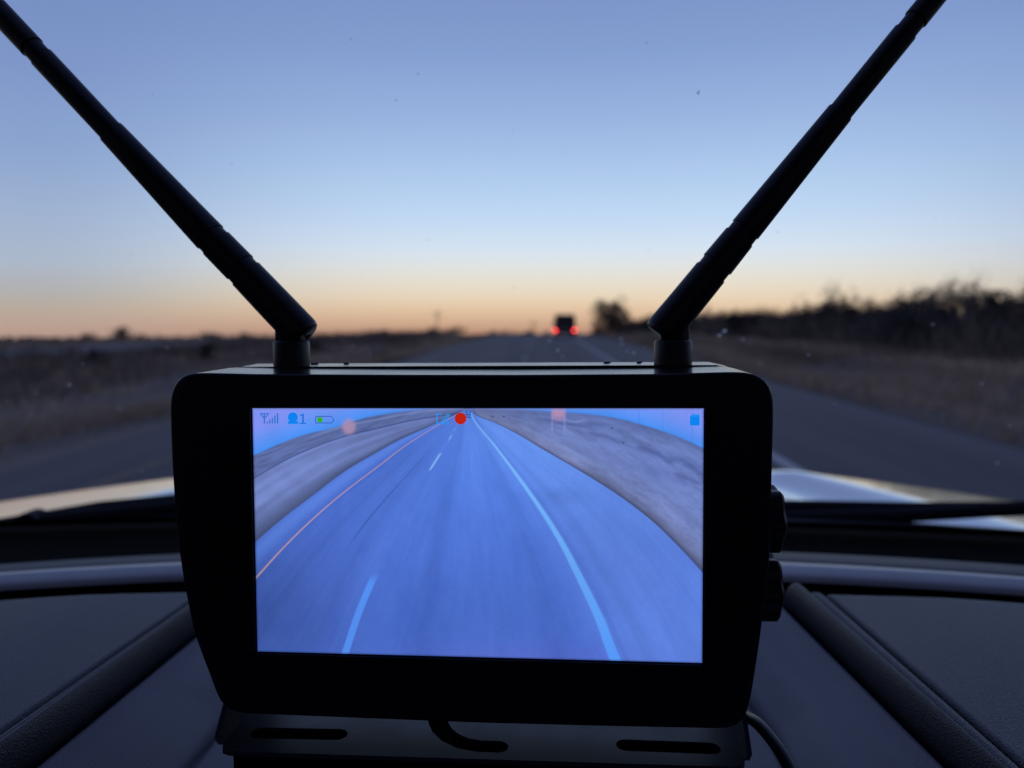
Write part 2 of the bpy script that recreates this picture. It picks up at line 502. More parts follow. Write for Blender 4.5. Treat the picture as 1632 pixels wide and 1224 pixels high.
# ------------------------------------------------------------------ van ahead
VX, VY = 2.08, 77.0
vz = float(prof(VY))
van = thing('van', 'boxy dark van with two glowing red tail lights driving ahead on the highway', 'van', (VX, VY, vz))
def section(y, wd, zb, zt, tw):
    return [(-wd, y, zb), (wd, y, zb), (wd * 1.0, y, zb + (zt - zb) * .5), (tw, y, zt - .10), (tw - .14, y, zt), (-tw + .14, y, zt), (-tw, y, zt - .10), (-wd, y, zb + (zt - zb) * .5)]
secs = [section(0, 1.10, .42, 2.32, 1.02), section(.12, 1.12, .36, 2.38, 1.03), section(3.3, 1.12, .36, 2.4, 1.0), section(3.9, 1.10, .36, 1.5, .95), section(5.2, 1.06, .4, 1.2, .9)]
V = [v for s in secs for v in s]; n = 8; Fc = []
for i in range(len(secs) - 1):
    for k in range(n):
        Fc.append([i * n + k, i * n + (k + 1) % n, (i + 1) * n + (k + 1) % n, (i + 1) * n + k])
Fc += [list(range(n))[::-1], [(len(secs) - 1) * n + k for k in range(n)]]
bm = to_bm(V, Fc); bmesh.ops.bevel(bm, geom=bm.edges[:], offset=.03, segments=2, affect='EDGES')
bm_obj('body', bm, M['van'], van, smooth=True)
box('rear_window', (0, -.01, 1.78), (1.6, .04, .62), M['vanglass'], van, .015)
box('bumper', (0, -.06, .52), (1.9, .16, .22), M['black'], van, .03)
box('number_plate', (0, -.012, .82), (.32, .03, .16), M['plate'], van)
box('door_handle', (.12, -.02, 1.15), (.22, .05, .04), M['black'], van, .008)
for s in (-1, 1):
    box('tail_light', (s * .99, -.012, .72), (.14, .05, .20), M['taillight'], van, .01)
    for yy_ in (.9, 4.2):
        tube('wheel', [(s * .72, yy_, .36), (s * .76, yy_, .36), (s * .97, yy_, .36), (s * 1.0, yy_, .36)], [.32, .36, .36, .32], M['tyre'], van, 24)
    box('mirror', (s * 1.16, 3.5, 1.35), (.2, .12, .28), M['black'], van, .03)

# ------------------------------------------------------------------ own truck
CX = -.02
truck = thing('pickup_truck', 'own truck seen from inside: dark padded dashboard, windshield and silver hood', 'truck', (CX, 0, 0))
TB = np.array([CX, 0, 0])
def tobj(name, verts, faces, m, smooth=True, parent=None):
    return mesh_obj(name, np.asarray(verts) - TB, faces, m, parent or truck, smooth)
ez = EYE.z

def poly_at(xq, tab):
    tab = np.array(tab, float)
    return np.interp(xq, tab[:, 0], tab[:, 1])
def edge_curve(tab, z, n=60, x0=-420, x1=2060):
    """bowed edge across the cabin surveyed from the photo, continued beyond the frame"""
    t = np.array(tab, float)
    c = np.polyfit(t[:, 0] - 820, t[:, 1], 2)
    px = np.linspace(x0, x1, n)
    return np.array([on_z(a, np.polyval(c, a - 820), z) for a in px])
nearL = [(0, 932), (290, 914), (820, 904), (1240, 920), (1632, 937)]
farL = [(0, 912), (290, 894), (820, 883), (1240, 897), (1632, 917)]
dimF = [(0, 897), (290, 881), (820, 868), (1240, 878), (1632, 899)]
panF = [(0, 949), (290, 929), (820, 919), (1286, 934), (1632, 959)]
ZS = -.163
cN, cF, cD, cP = edge_curve(nearL, ZS - .002), edge_curve(farL, ZS), edge_curve(dimF, ZS - .004), edge_curve(panF, -.168)
def loft(name, curves, m, parent=None, smooth=True):
    V = np.concatenate(curves); n = len(curves[0])
    return tobj(name, V, grid_faces(len(curves), n), m, smooth, parent)
off = lambda c, dy, dz: c + np.array([0, dy, dz])
mid = (cN + cF) / 2 + np.array([0, 0, .0015])
loft('defroster_strip', [off(cN, 0, -.0045), off(cN, .0004, -.0018), off(cN, .0018, -.0003), off(cN, .004, .0004), mid, off(cF, -.003, .0004), off(cF, 0, -.001), off(cF, .001, -.012)], M['strip'])
loft('strip_gap_shade', [off(cP, .004, -.030), off(cP, .006, -.034), off(cN, .004, -.036), off(cN, .0035, -.012), off(cN, .0006, -.0046)], M['void'])  # near-black sheet, the shade of the gap put into its colour
loft('vent_strip', [off(cF, .004, -.014), off(cF, .004, -.0055), (cF + cD) / 2 + np.array([0, .002, -.0035]), off(cD, 0, -.001), off(cD, .004, -.004), off(cD, .005, -.03)], M['dim'])
# dark trough between the strip and the foot of the glass
gx = np.linspace(-.98, .98, 41)
base_y = .765 - .16 * np.clip(np.abs(gx - CX), 0, 1) ** 2
foot = np.stack([gx, base_y, np.full_like(gx, ez - .207)], -1)
trough0 = np.stack([gx, np.interp(gx, cD[:, 0], cD[:, 1]) + .006, np.full_like(gx, ez - .19)], -1)
loft('glass_trough', [trough0, trough0 * .6 + foot * .4 - np.array([0, 0, .012]), foot - np.array([0, .01, .004]), foot + np.array([0, .02, -.006])], M['void'])

# windshield
SL = rad(41)
V = []; nx, nz = 41, 24
for i in range(nx):
    for k in range(nz):
        t = k / (nz - 1) * .93
        xx_ = (gx[i] - CX) * (1 - .22 * t) + CX
        V.append((xx_, base_y[i] - .02 + .02 - math.cos(SL) * t, ez - .205 + math.sin(SL) * t + .012 * math.sin(math.pi * k / (nz - 1))))
glass_v = np.array(V).reshape(nx, nz, 3)
ws = tobj('windshield', V, grid_faces(nx, nz), M['glass'])
# black ceramic band at the foot of the glass, 3 mm inside it
band = glass_v[:, :3].copy(); band[..., 1] -= .003; band[..., 2] -= .003
bt = np.linspace(0, 1, 4)
V = np.stack([glass_v[:, 0] + (glass_v[:, 1] - glass_v[:, 0]) * t * .32 + np.array([0, -.003, -.003]) for t in bt], 1).reshape(-1, 3)
tobj('glass_band', V, grid_faces(nx, 4), M['void'], parent=None)
def glass_hit(px, py):
    d = ray(px, py)
    best = None
    # glass plane in the middle region (bowed only slightly): march
    for s in np.linspace(.3, 1.4, 800):
        P = EYEN + d * s
        t = (P[2] - (ez - .205)) / math.sin(SL)
        xs_ = (P[0] - CX) / (1 - .22 * max(t, 0))
        yb = .765 - .16 * min(abs(xs_), 1) ** 2 - math.cos(SL) * t
        if P[1] >= yb - .004: return P
    return P
def flecks(name, spots, m, seed, k_=1.0):
    r = random.Random(seed); V, Fc = [], []
    nrm_ = Vector((0, -math.sin(SL), -math.cos(SL)))
    ux = Vector((1, 0, 0)); uy = nrm_.cross(ux)
    for px, py, s in spots:
        c = Vector(glass_hit(px, py)) + nrm_ * .0015
        k = r.randint(5, 7); i = len(V); a0 = r.uniform(0, 6); el = r.uniform(.6, 1.0)
        for q in range(k):
            a = a0 + 6.283 * q / k; rr = s * k_ * r.uniform(.6, 1.2)
            V.append(c + ux * math.cos(a) * rr + uy * math.sin(a) * rr * el)
        V.append(c + nrm_ * .0006)
        for q in range(k): Fc.append([i + q, i + (q + 1) % k, i + k])
    o = tobj(name, [tuple(v) for v in V], Fc, m, False)
    o['kind'] = 'stuff'
    return o
light = [(990, 537, .0014), (991, 546, .0013), (1010, 560, .0014), (889, 556, .0013), (897, 566, .0010), (876, 541, .0012), (1155, 525, .0017), (1146, 532, .0017),
         (1183, 538, .0013), (1288, 563, .0012), (1211, 575, .001), (1589, 735, .0017), (1563, 609, .0012), (1609, 676, .0013), (1486, 514, .001), (112, 611, .0017),
         (191, 650, .0014), (60, 625, .0011), (132, 577, .001), (267, 551, .0012), (227, 749, .0011), (12, 637, .001), (563, 549, .001), (590, 560, .001), (1028, 552, .0009),
         (1000, 557, .0011), (1066, 566, .0009), (545, 540, .0008), (340, 560, .0008), (1330, 640, .001), (1500, 640, .0009)]
flecks('windshield_dust', light, M['fleck'], 3)
dark = [(667, 115, .0008), (632, 157, .0009), (1112, 146, .0011), (1113, 142, .0007), (1030, 65, .0006), (210, 403, .0007), (245, 147, .0005), (684, 380, .0007), (370, 259, .0006),
        (820, 455, .0008), (1134, 490, .0009), (1033, 395, .0006), (818, 205, .0005), (1489, 345, .0006), (1366, 455, .0007), (1240, 367, .0006), (560, 60, .0005), (900, 240, .0005)]
flecks('windshield_specks', dark, M['speck'], 4, .62)

# centre panel of the dashboard: a height field between the two seams
def line_on(p1, p2, z):
    return on_z(*p1, z), on_z(*p2, z)
gapL = line_on((311, 1004), (32, 1224), -.172); gapR = line_on((1249, 957), (1530, 1224), -.172)
foldL = line_on((354, 1133), (281, 1224), -.186); foldR = line_on((1207, 1100), (1268, 1224), -.186)
def xat(l, y):
    (x0, y0, _), (x1, y1, _) = l
    return x0 + (x1 - x0) * (y - y0) / (y1 - y0)
gy = np.linspace(.10, .56, 170); gu = np.linspace(0, 1, 260)
def sst(a, b, x):
    t = np.clip((x - a) / (b - a), 0, 1); return t * t * (3 - 2 * t)
V = []
for yv in gy:
    yl = yv
    a, b = xat(gapL, yl) - .012, xat(gapR, yl) + .012
    fl, fr = xat(foldL, min(yl, .34)) + (.10 * max(0, yl - .34)), xat(foldR, min(yl, .34)) - (.10 * max(0, yl - .34))
    xx_ = a + (b - a) * gu
    z = np.full_like(xx_, -.181)
    z -= .055 * (1 - sst(.0142, .0170, xx_ - a)) + .055 * (1 - sst(.0142, .0170, b - xx_))
    z += .009 * np.exp(-(np.clip(xx_ - a - .013, 0, 9) / .020) ** 2) + .009 * np.exp(-(np.clip(b - xx_ - .013, 0, 9) / .020) ** 2)      # edge drops into the gap
    z += .0015 * np.exp(-((xx_ - a - .030) / .006) ** 2) + .0015 * np.exp(-((b - xx_ - .030) / .006) ** 2)    # soft ridge by the gap
    z -= .010 * sst(-.020, .0, xx_ - fl) * sst(-.020, .0, fr - xx_)                        # sunken middle
    z -= .008 * np.exp(-((xx_ - fl) / .0022) ** 2) + .008 * np.exp(-((xx_ - fr) / .0022) ** 2)
    z -= .03 * sst(.0, .02, yv - np.interp(xx_, cP[:, 0], cP[:, 1]) + .004)
    V.append(np.stack([xx_, np.full_like(xx_, yv), ez + z], -1))
tobj('centre_panel', np.concatenate(V), grid_faces(len(gy), len(gu)), M['dash'])
# dark body under the panels
box('dashboard_body', (0, .36, ez - .34), (1.9, .62, .20), M['void'], truck)

# padded leather panels left and right with rolled, double stitched edge
def leather(side, gap, stitch, front, dS):
    zs = -.1655
    G1, G0 = [np.array(p) for p in line_on(gap[0], gap[1], -.172)]
    S1, S0 = [np.array(p) for p in line_on(stitch[0], stitch[1], zs)]
    f0, f1 = on_z(*front[0], zs), on_z(*front[1], zs)
    outd = (f1 - f0); outd[2] = 0; outd /= np.linalg.norm(outd)
    if outd[0] * side < 0: outd = -outd
    # meet the front edge
    tt = np.linspace(0, 1, 150)
    far_y = on_z(*front[0], zs)[1]
    def along(P0, P1, t):
        # t = 0 near the driver, t = 1 at the front edge
        y0 = .10; y1 = far_y
        yv = y0 + (y1 - y0) * t
        x = P0[0] + (P1[0] - P0[0]) * (yv - P0[1]) / (P1[1] - P0[1])
        return np.array([x, yv, 0])
    qs = []          # (mode, value, height)
    qs += [(0, .46, -.245), (0, .44, -.190)]
    for f in np.linspace(-75, 90, 16):
        qs.append((0, .46 - .36 * math.cos(rad(f)), -.1695 + .0102 * math.sin(rad(f))))
    for q in np.linspace(.50, 1, 8):
        qs.append((0, q, -.1593 - .0065 * ((q - .46) / .54) ** 2.0))
    for d in np.concatenate([np.linspace(.0004, .018, 56), np.linspace(.02, .75, 40)]):
        h = -.1655 - .0034 * math.exp(-((d - .0006) / .0016) ** 2) - .0036 * math.exp(-((d - dS) / .0015) ** 2) + .0010 * math.exp(-((d - dS / 2 - .0003) / .0024) ** 2)
        h += .0035 * sst(.0, .09, d) - .012 * sst(.2, .7, d)
        qs.append((1, d, h))
    V = np.zeros((len(tt), len(qs), 3))
    fslope = outd[1] / abs(outd[0])
    for i, t in enumerate(tt):
        g_, s_ = along(G0, G1, t), along(S0, S1, t)
        endd = np.clip((1 - t) * (far_y - .10) / .014, 0, 1)
        drop = -.022 * (1 - math.sqrt(max(0, 1 - (1 - endd) ** 2)))
        for j, (m_, v_, h_) in enumerate(qs):
            P = g_ + (s_ - g_) * v_ if m_ == 0 else s_ + outd * v_
            V[i, j] = (P[0], P[1], ez + h_ + drop)
    pts = V.reshape(-1, 3)
    o = tobj('leather_panel', pts, grid_faces(len(tt), len(qs)), M['leather'])
    o.data.materials.append(M['roll'])
    nq = len(qs) - 1
    mi = np.zeros((len(tt) - 1, nq), int); mi[:, :26] = 1
    o.data.polygons.foreach_set('material_index', mi.ravel())
    # stitches along the two seams
    SV, SF = [], []
    L = np.linalg.norm(along(S0, S1, 1) - along(S0, S1, 0)); nst = int(L / .0036)
    for k in range(nst):
        for d in (dS,):
            t0, t1 = k / nst, (k + .66) / nst
            if t1 > .97: continue
            a = along(S0, S1, t0) + outd * d; b = along(S0, S1, t1) + outd * (d + .0002)
            a[2] = b[2] = ez - .1655 - .0019
            v, f = lathe_path([a, (a + b) / 2 + np.array([0, 0, .0005]), b], [.0004, .00055, .0004], 5)
            i0 = len(SV); SV += [tuple(x) for x in v]; SF += [[i + i0 for i in ff] for ff in f]
    st = tobj('stitching', SV, SF, M['thread'])
    st['kind'] = 'stuff'; st.parent = o
    return o
leather(-1, ((311, 1004), (32, 1224)), ((297, 979), (0, 1191)), ((290, 929), (0, 949)), .0085)
leather(1, ((1249, 957), (1530, 1224)), ((1283, 942), (1589, 1224)), ((1286, 934), (1632, 959)), .0108)

# cowl, wipers and hood outside the glass
hb = lambda x: 1.04 - .30 * np.clip(np.abs(x - CX), 0, 1) ** 2
c0 = np.stack([gx, base_y + .012, np.full_like(gx, ez - .232)], -1)
c1 = np.stack([gx, hb(gx) + .02, np.full_like(gx, ez - .30)], -1)
cm = (c0 + c1) / 2 + np.array([0, 0, .006])
cm[:, 2] += .026 * (1 - sst(.60, .74, gx))
loft('cowl', [c0 - np.array([0, 0, .05]), c0, cm, c1, c1 - np.array([0, 0, .05])], M['black'])
hx = np.linspace(-1.02, 1.02, 170); hy = np.concatenate([np.linspace(0, 1, 90)])
V = np.zeros((len(hx), len(hy) + 6, 3))
for i, xv in enumerate(hx):
    ax = abs(xv)
    yb = float(hb(xv + CX)); yv = yb + (2.1 - yb) * hy
    yc = 1.42 - .30 * ax ** 2
    z = -.252 - .058 * ax ** 1.5 + (-.062 + .02 * ax) * (yv - yc) - 2.6 * np.clip(yv - yc, 0, .10) ** 2 - .52 * np.clip(yv - yc - .10, 0, 9)
    inner = np.clip(.465 - .20 * (yv - 1.04), .15, .6); outer = np.clip(.606 - .46 * (yv - 1.1), inner + .06, .7)
    z -= .029 * (1 - sst(0, 1, (ax - inner) / (outer - inner)))
    z -= .10 * sst(.97, 1.02, ax) 
    V[i, :len(hy)] = np.stack([np.full_like(yv, xv + CX), yv, ez + z], -1)
    for k in range(6):
        a = (k + 1) / 6
        V[i, len(hy) + k] = (xv + CX, 2.1 + .10 * math.sin(a * 1.57), V[i, len(hy) - 1, 2] - .55 * a ** 1.5)
tobj('hood', V.reshape(-1, 3), grid_faces(len(hx), len(hy) + 6), M['paint'])
for s in (-1, 1):
    box('fender', (s * .985, 1.5, .82), (.06, 1.3, .60), M['paint'], truck, .02)
    box('door', (s * .99, -.22, .92), (.07, 1.9, .80), M['liner'], truck, .02)
    box('door_frame', (s * .86, -1.12, 1.72), (.10, .10, .78), M['liner'], truck, .02)
    box('roof_rail', (s * .80, -.55, 2.12), (.14, 1.3, .07), M['liner'], truck, .02)
    tube('pillar', [(s * .96, .66, ez - .215), (s * .75, -.02, ez + .46)], [.045, .045], M['liner'], truck, 10)
    mesh_obj('side_window', [(s * .97, .60, 1.33), (s * .97, -1.1, 1.33), (s * .82, -1.1, 2.1), (s * .80, -.02, 2.1)], [[0, 1, 2, 3]], M['tint'], truck)
box('roof', (0, -.58, 2.155), (1.74, 1.3, .05), M['liner'], truck, .02)
box('rear_wall', (0, -1.22, 1.0), (1.95, .08, .95), M['liner'], truck, .02)
mesh_obj('rear_window', [(-.75, -1.22, 1.48), (.75, -1.22, 1.48), (.72, -1.2, 2.1), (-.72, -1.2, 2.1)], [[0, 1, 2, 3]], M['tint'], truck)
box('cabin_floor', (0, -.3, .55), (1.9, 1.9, .06), M['liner'], truck)
box('firewall', (0, .62, .9), (1.9, .05, .7), M['liner'], truck)
for s in (-1, 1):
    box('seat', (s * .45, -.62, 1.02), (.52, .18, .95), M['liner'], truck, .06)

def wiper(pts_px, yd, rad0, arm):
    P = [on_y(px, py, y_) - TB for (px, py), y_ in zip(pts_px, yd)]
    w0 = bpy.data.objects.new('wiper', None); COL.objects.link(w0); w0.parent = truck; w0.location = P[0]
    Q = [Vector(p - P[0]) for p in P]
    tube('blade', Q, [rad0] * len(Q), M['black'], w0, 8)
    a = [Vector(on_y(px, py, y_) - TB - P[0]) for (px, py, y_) in arm]
    tube('arm', a, [.013] + [.009] * (len(a) - 2) + [.005], M['black'], w0, 8)
    tube('arm_joint', [a[0] - Vector((0, .012, 0)), a[0] + Vector((0, .012, 0))], [.015, .015], M['black'], w0, 12)
    return w0
wiper([(1120, 806), (1300, 808), (1450, 811), (1598, 811)], [.93, .92, .90, .87], .0085, [(1000, 842, .9), (1200, 826, .9), (1430, 822, .885), (1560, 814, .87), (1660, 809, .86), (1760, 812, .84)])
wiper([(500, 792), (290, 801), (160, 814), (0, 842), (-160, 872)], [.93, .91, .88, .84, .8], .012, [(52, 834, .82), (180, 818, .86), (300, 806, .89), (420, 800, .9)])

# ------------------------------------------------------------------ monitor
MU = Vector((.99946738, -.03156029, .00830101)); MV_ = Vector((-.00705725, .03931823, .99920182)); MN = Vector((-.03186148, -.9987282, .03907455))
SC = Vector((-.02393877, .24806108, -.07233098)) + EYE          # centre of the screen
MR = np.array([MU, MV_, MN])
BASE = SC - MV_ * .085
mon = thing('monitor', 'black in-car rear-view monitor with two antennas on a slotted bracket, glowing blue road video', 'monitor', tuple(BASE))
BN = np.array(BASE); SN = np.array(SC)
def uvw(px, py, w_):
    d = ray(px, py); n = MR[2]
    s = (np.dot(SN + n * w_ - EYEN, n)) / np.dot(d, n)
    q = EYEN + d * s - SN
    return np.array([q @ MR[0], q @ MR[1]])
def loc(u, v, w_):
    """monitor coordinates -> coordinates of the monitor's Empty (world-aligned axes)"""
    return SN + u * MR[0] + v * MR[1] + w_ * MR[2] - BN
def smooth_loop(pts, n):
    """resample a closed outline evenly"""
    P = np.array(pts + [pts[0]], float)
    s = np.concatenate([[0], np.cumsum(np.linalg.norm(np.diff(P, axis=0), axis=1))])
    q = np.linspace(0, s[-1], n, endpoint=False)
    R_ = np.stack([np.interp(q, s, P[:, 0]), np.interp(q, s, P[:, 1])], -1)
    for _ in range(2):
        R_ = (np.roll(R_, 1, 0) + 2 * R_ + np.roll(R_, -1, 0)) / 4
    return R_
outline_px = [(290, 599), (305, 594.5), (346, 595), (404, 596.5), (610, 597.5), (820, 597.8), (1043, 596.4), (1150, 593.5), (1185, 593), (1203, 596), (1217, 602.5), (1227, 613), (1232, 630), (1232.5, 660),
              (1231, 720), (1229.5, 780), (1227.5, 876), (1222, 935), (1215, 985), (1211, 1020), (1204, 1065), (1200, 1092), (1195, 1120), (1187, 1146), (1178, 1156), (1165, 1160), (1142, 1161), (951, 1157), (760, 1152),
              (560, 1144), (400, 1137.5), (372, 1135), (356, 1126), (345, 1106), (338, 1084), (323, 1046), (309, 1006), (294, 933), (286, 880), (279, 810), (274.5, 740), (272, 670), (271.5, 635), (277.5, 611)]
oc = smooth_loop([tuple(uvw(px, py, -.0012)) for px, py in outline_px], 260)
def inset(loop, d):
    t = np.roll(loop, -1, 0) - np.roll(loop, 1, 0)
    t /= np.linalg.norm(t, axis=1)[:, None]
    nrm2 = np.stack([-t[:, 1], t[:, 0]], -1)
    c = loop.mean(0)
    sgn = np.sign(((c - loop) * nrm2).sum(1).mean())
    return loop + nrm2 * sgn * d
HW, HH = .1541 / 2, .0859 / 2
n = len(oc)
rings = [(inset(oc, .003), -.0300), (inset(oc, .0002), -.0292), (oc, -.0290), (oc, -.0284), (oc, -.0018), (oc, -.0014), (inset(oc, .0003), -.0009), (inset(oc, .0010), -.0005), (inset(oc, .0035), .0000), (inset(oc, .0062), .0005)]
# inner edge: the screen opening, one point for each outline point (by angle)
def rect_loop(ref, hw, hh):
    out = []
    for (u, v) in ref:
        k = max(abs(u) / hw, abs(v) / hh); out.append((u / k, v / k))
    return np.array(out)
rl = rect_loop(oc, HW + .0004, HH + .0004)
for cu, cv in ((-1, -1), (1, -1), (1, 1), (-1, 1)):       # exact corners
    c = np.array([cu * (HW + .0004), cv * (HH + .0004)])
    rl[np.argmin(((rl - c) ** 2).sum(1))] = c
rings += [(rl, .0006), (rl, -.0012)]
vt = float(uvw(816, 597.8, -.0012)[1])
dvb = float(uvw(816, 588.3, -.029)[1]) - vt
V = [loc(u, v + dvb * np.clip(v / vt, 0, 1) ** 5 * np.clip(-w_ / .029, 0, 1), w_) for L_, w_ in rings for (u, v) in L_]
Fc = []
for i in range(len(rings) - 1):
    for k in range(n):
        Fc.append([i * n + k, i * n + (k + 1) % n, (i + 1) * n + (k + 1) % n, (i + 1) * n + k])
Fc.append([k for k in range(n)])
fs = bm_obj('front_shell', to_bm(V, Fc), M['case'], mon, smooth=True)
fs.data.materials.append(M['bezel'])
mi = np.zeros(len(fs.data.polygons), np.int32)
cz = np.zeros(len(fs.data.polygons) * 3); fs.data.polygons.foreach_get('normal', cz)
mi[(cz.reshape(-1, 3) @ MR[2]) > .55] = 1
fs.data.polygons.foreach_set('material_index', mi)
# glossy dark front face is part of the shell; buttons print at the bottom
def text_mesh(name, s, u, v, size, m, w_=.0008):
    cu = bpy.data.curves.new(name, 'FONT'); cu.body = s; cu.size = size; cu.align_x = 'CENTER'; cu.align_y = 'CENTER'
    o = bpy.data.objects.new(name, cu); COL.objects.link(o)
    dg = bpy.context.evaluated_depsgraph_get(); dg.update()
    me = bpy.data.meshes.new_from_object(o.evaluated_get(dg))
    bpy.data.objects.remove(o)
    for vv in me.vertices:
        vv.co = Vector(loc(u + vv.co.x, v + vv.co.y, w_))
    me.name = name; me.materials.clear(); me.materials.append(m)
    ob = bpy.data.objects.new(name, me); COL.objects.link(ob); ob.parent = mon
    return ob
for px, py, s in ((645, 1112, 'M'), (793, 1119, 'OK'), (868, 1121, 'CH')):
    u, v = uvw(px, py, .0008); text_mesh('button_print', s, u, v, .0042, M['print'])
def flat_poly(name, polys, w_, m, parent):
    V, Fc = [], []
    for p in polys:
        tri = tessellate_polygon([[Vector((a, b, 0)) for a, b in p]])
        i = len(V); V += [loc(a, b, w_) for a, b in p]; Fc += [[i + k for k in t] for t in tri]
    return mesh_obj(name, V, Fc, m, parent)
for px, s in ((720, 1), (945, -1)):
    u, v = uvw(px, 1117, .0008); k = .0018
    flat_poly('button_print', [[(u - k, v - k * s * .8), (u + k, v - k * s * .8), (u, v + k * s)]], .0008, M['print'], mon)
u, v = uvw(1096, 1126, .0008)
ring = [(u + .0018 * math.cos(a), v + .0018 * math.sin(a)) for a in np.linspace(2.2, 7.2, 16)] + [(u + .0013 * math.cos(a), v + .0013 * math.sin(a)) for a in np.linspace(7.2, 2.2, 16)]
flat_poly('button_print', [ring, [(u - .0003, v + .0003), (u + .0003, v + .0003), (u + .0003, v + .0024), (u - .0003, v + .0024)]], .0008, M['print'], mon)

# rear housing
def hz(px): return float(uvw(px, 586, -.031)[0])
u0, u1 = hz(343), hz(1187)
hvf = float(uvw(816, 583.2, -.0302)[1]); hvb = float(uvw(816, 577.8, -.0470)[1])
hv = hvf; hvm = (hvf + hvb) / 2
prof_h = [(u0 + .004, -.05), (u0, -.0485 + .04), (u0, hv - .006), (u0 + .0015, hv - .0034), (u0 + .005, hv - .0012), (u0 + .0105, hv), (u1 - .0105, hv), (u1 - .005, hv - .0012), (u1 - .0015, hv - .0034), (u1, hv - .006), (u1, -.0085), (u1 - .004, -.05)]
W0, W1 = -.0302, -.0470
V = [loc(a, b, W0) for a, b in prof_h] + [loc(a, b + (hvb - hvf) * (b > -.03), W1) for a, b in prof_h]
k = len(prof_h)
Fc = [list(range(k)), [k + i for i in range(k)][::-1]] + [[i, (i + 1) % k, (i + 1) % k + k, i + k] for i in range(k)]
bm = to_bm(V, Fc); bmesh.ops.recalc_face_normals(bm, faces=bm.faces)
bmesh.ops.bevel(bm, geom=[e for e in bm.edges if len(e.link_faces) == 2 and e.calc_face_angle(0) > .9], offset=.0008, segments=2, affect='EDGES')
bm_obj('rear_housing', bm, M['case'], mon, smooth=True)
for px0, px1 in ((497, 507), (549, 556), (964, 972), (1016, 1022)):
    a, b = float(uvw(px0, 579, -.045)[0]), float(uvw(px1, 579, -.045)[0])
    R3 = Matrix((MU, MV_, MN)).transposed()
    box('slot_shade', loc((a + b) / 2, hvb - .0001, -.0445), (abs(b - a), .0006, .005), M['void'], mon, rot=R3 @ Matrix.Rotation(.25 if px0 < 800 else -.25, 3, 'Y'))  # thin dark boxes on the top, their colour stands in for shaded slits

# antennas
AW = -.0385
def px_path(pts, w_):
    """axis points (px, py, half width px) -> 3D points and radii on the antenna plane"""
    P, R_ = [], []
    for px, py, hw in pts:
        u, v = uvw(px, py, w_); q = loc(u, v, w_)
        dep = -np.dot(q + BN - EYEN, RN[:, 2])
        P.append(q); R_.append(hw * dep / FPX)
    return np.array(P), np.array(R_)
def lerp_axis(P, R_, s):
    seg = np.linalg.norm(np.diff(P, axis=0), axis=1); c = np.concatenate([[0], np.cumsum(seg)])
    return np.stack([np.interp(s, c, P[:, i]) for i in range(3)], -1), np.interp(s, c, R_), c
def antenna(axis, step_px, grooves, top_groove, collar_px):
    root = bpy.data.objects.new('antenna', None); COL.objects.link(root); root.parent = mon
    cpx, cy0, cy1, chw = collar_px
    bu, _ = uvw(cpx, cy1, AW)
    base = loc(bu, hvm, AW); root.location = base
    P, R_ = px_path(axis, AW); P = P - base
    _, _, cum = lerp_axis(P, R_, [0])
    def s_of(px):
        q = loc(*uvw(px[0], px[1], AW), AW) - base
        d = np.linalg.norm(P - q, axis=1)
        seg = np.linalg.norm(np.diff(P, axis=0), axis=1)
        best = (9, 0)
        for i in range(len(P) - 1):
            t = np.clip(np.dot(q - P[i], P[i + 1] - P[i]) / seg[i] ** 2, 0, 1)
            dd = np.linalg.norm(P[i] + t * (P[i + 1] - P[i]) - q)
            if dd < best[0]: best = (dd, cum[i] + t * seg[i])
        return best[1]
    ss = s_of(step_px); tot = cum[-1]
    # lower sleeve with two shallow ring grooves
    s = np.unique(np.concatenate([np.linspace(0, .006, 12), np.linspace(.006, ss, 40)] + [s_of(g) + np.array([-.0022, -.0020, -.0019, 0, .0019, .0020, .0022]) for g in grooves]))
    C, rr, _ = lerp_axis(P, R_, s)
    rr = rr.copy()
    end = np.clip(s / .0035, 0, 1); rr *= .80 + .20 * np.sqrt(1 - (1 - end) ** 2)
    for g in grooves:
        rr -= np.where(np.abs(s - s_of(g)) < .00195, .00045, 0)
    C = list(C) + [C[-1] + (C[-1] - C[-2]) * 1e-3]; rr = list(rr) + [rr[-1] * .85]
    slv = tube('sleeve', C, rr, M['rubber'], root, 36)
    hlim = uvw(cpx, cy0, AW)[1] - hvm + .0002
    for vv in slv.data.vertices:
        k = vv.co.dot(MV_)
        if k < hlim: vv.co += MV_ * (hlim - k)
    tg = s_of(top_groove)
    s = np.unique(np.concatenate([np.linspace(ss - .004, tot, 30), tg + np.array([-.0034, -.0031, -.003, 0, .003, .0031, .0034]), np.linspace(tot - .004, tot, 8)]))
    C, rr, _ = lerp_axis(P, R_, s); _, rs_, _ = lerp_axis(P, R_, [ss])
    rr = np.minimum(rr * .93, rs_[0] * .90) * (1 - .0 * s)
    rr = rr - np.where(np.abs(s - tg) < .00305, .0005, 0)
    rr *= np.where(s > tot - .004, np.sqrt(np.clip(1 - ((s - tot + .004) / .0042) ** 2, 0.02, 1)), 1)
    tube('whip', C, rr, M['rubber'], root, 32)
    # collar and hinge
    cr = chw * .2875 / FPX
    up = MR[1]
    top_v = uvw(cpx, cy0, AW)[1]
    h = top_v - hvm
    tube('collar', [up * t for t in (-.0025, 0, h - .0009, h - .0003, h)], [cr, cr, cr, cr - .0003, cr - .0009], M['rubber'], root, 40)
    sgn = 1 if collar_px[0] < 816 else -1
    c = np.array(P[0]) * .35
    box('hinge', up * (h + .0026) - MR[0] * sgn * .0004, (.0105, .0060, .0060), M['rubber'], root, .0006, Matrix((MU, MN, MV_)).transposed())
    box('hinge_pin', up * (h + .0024) - MR[0] * sgn * .0042 , (.0022, .0066, .0050), M['hinge'], root, .0003, Matrix((MU, MN, MV_)).transposed())
    return root
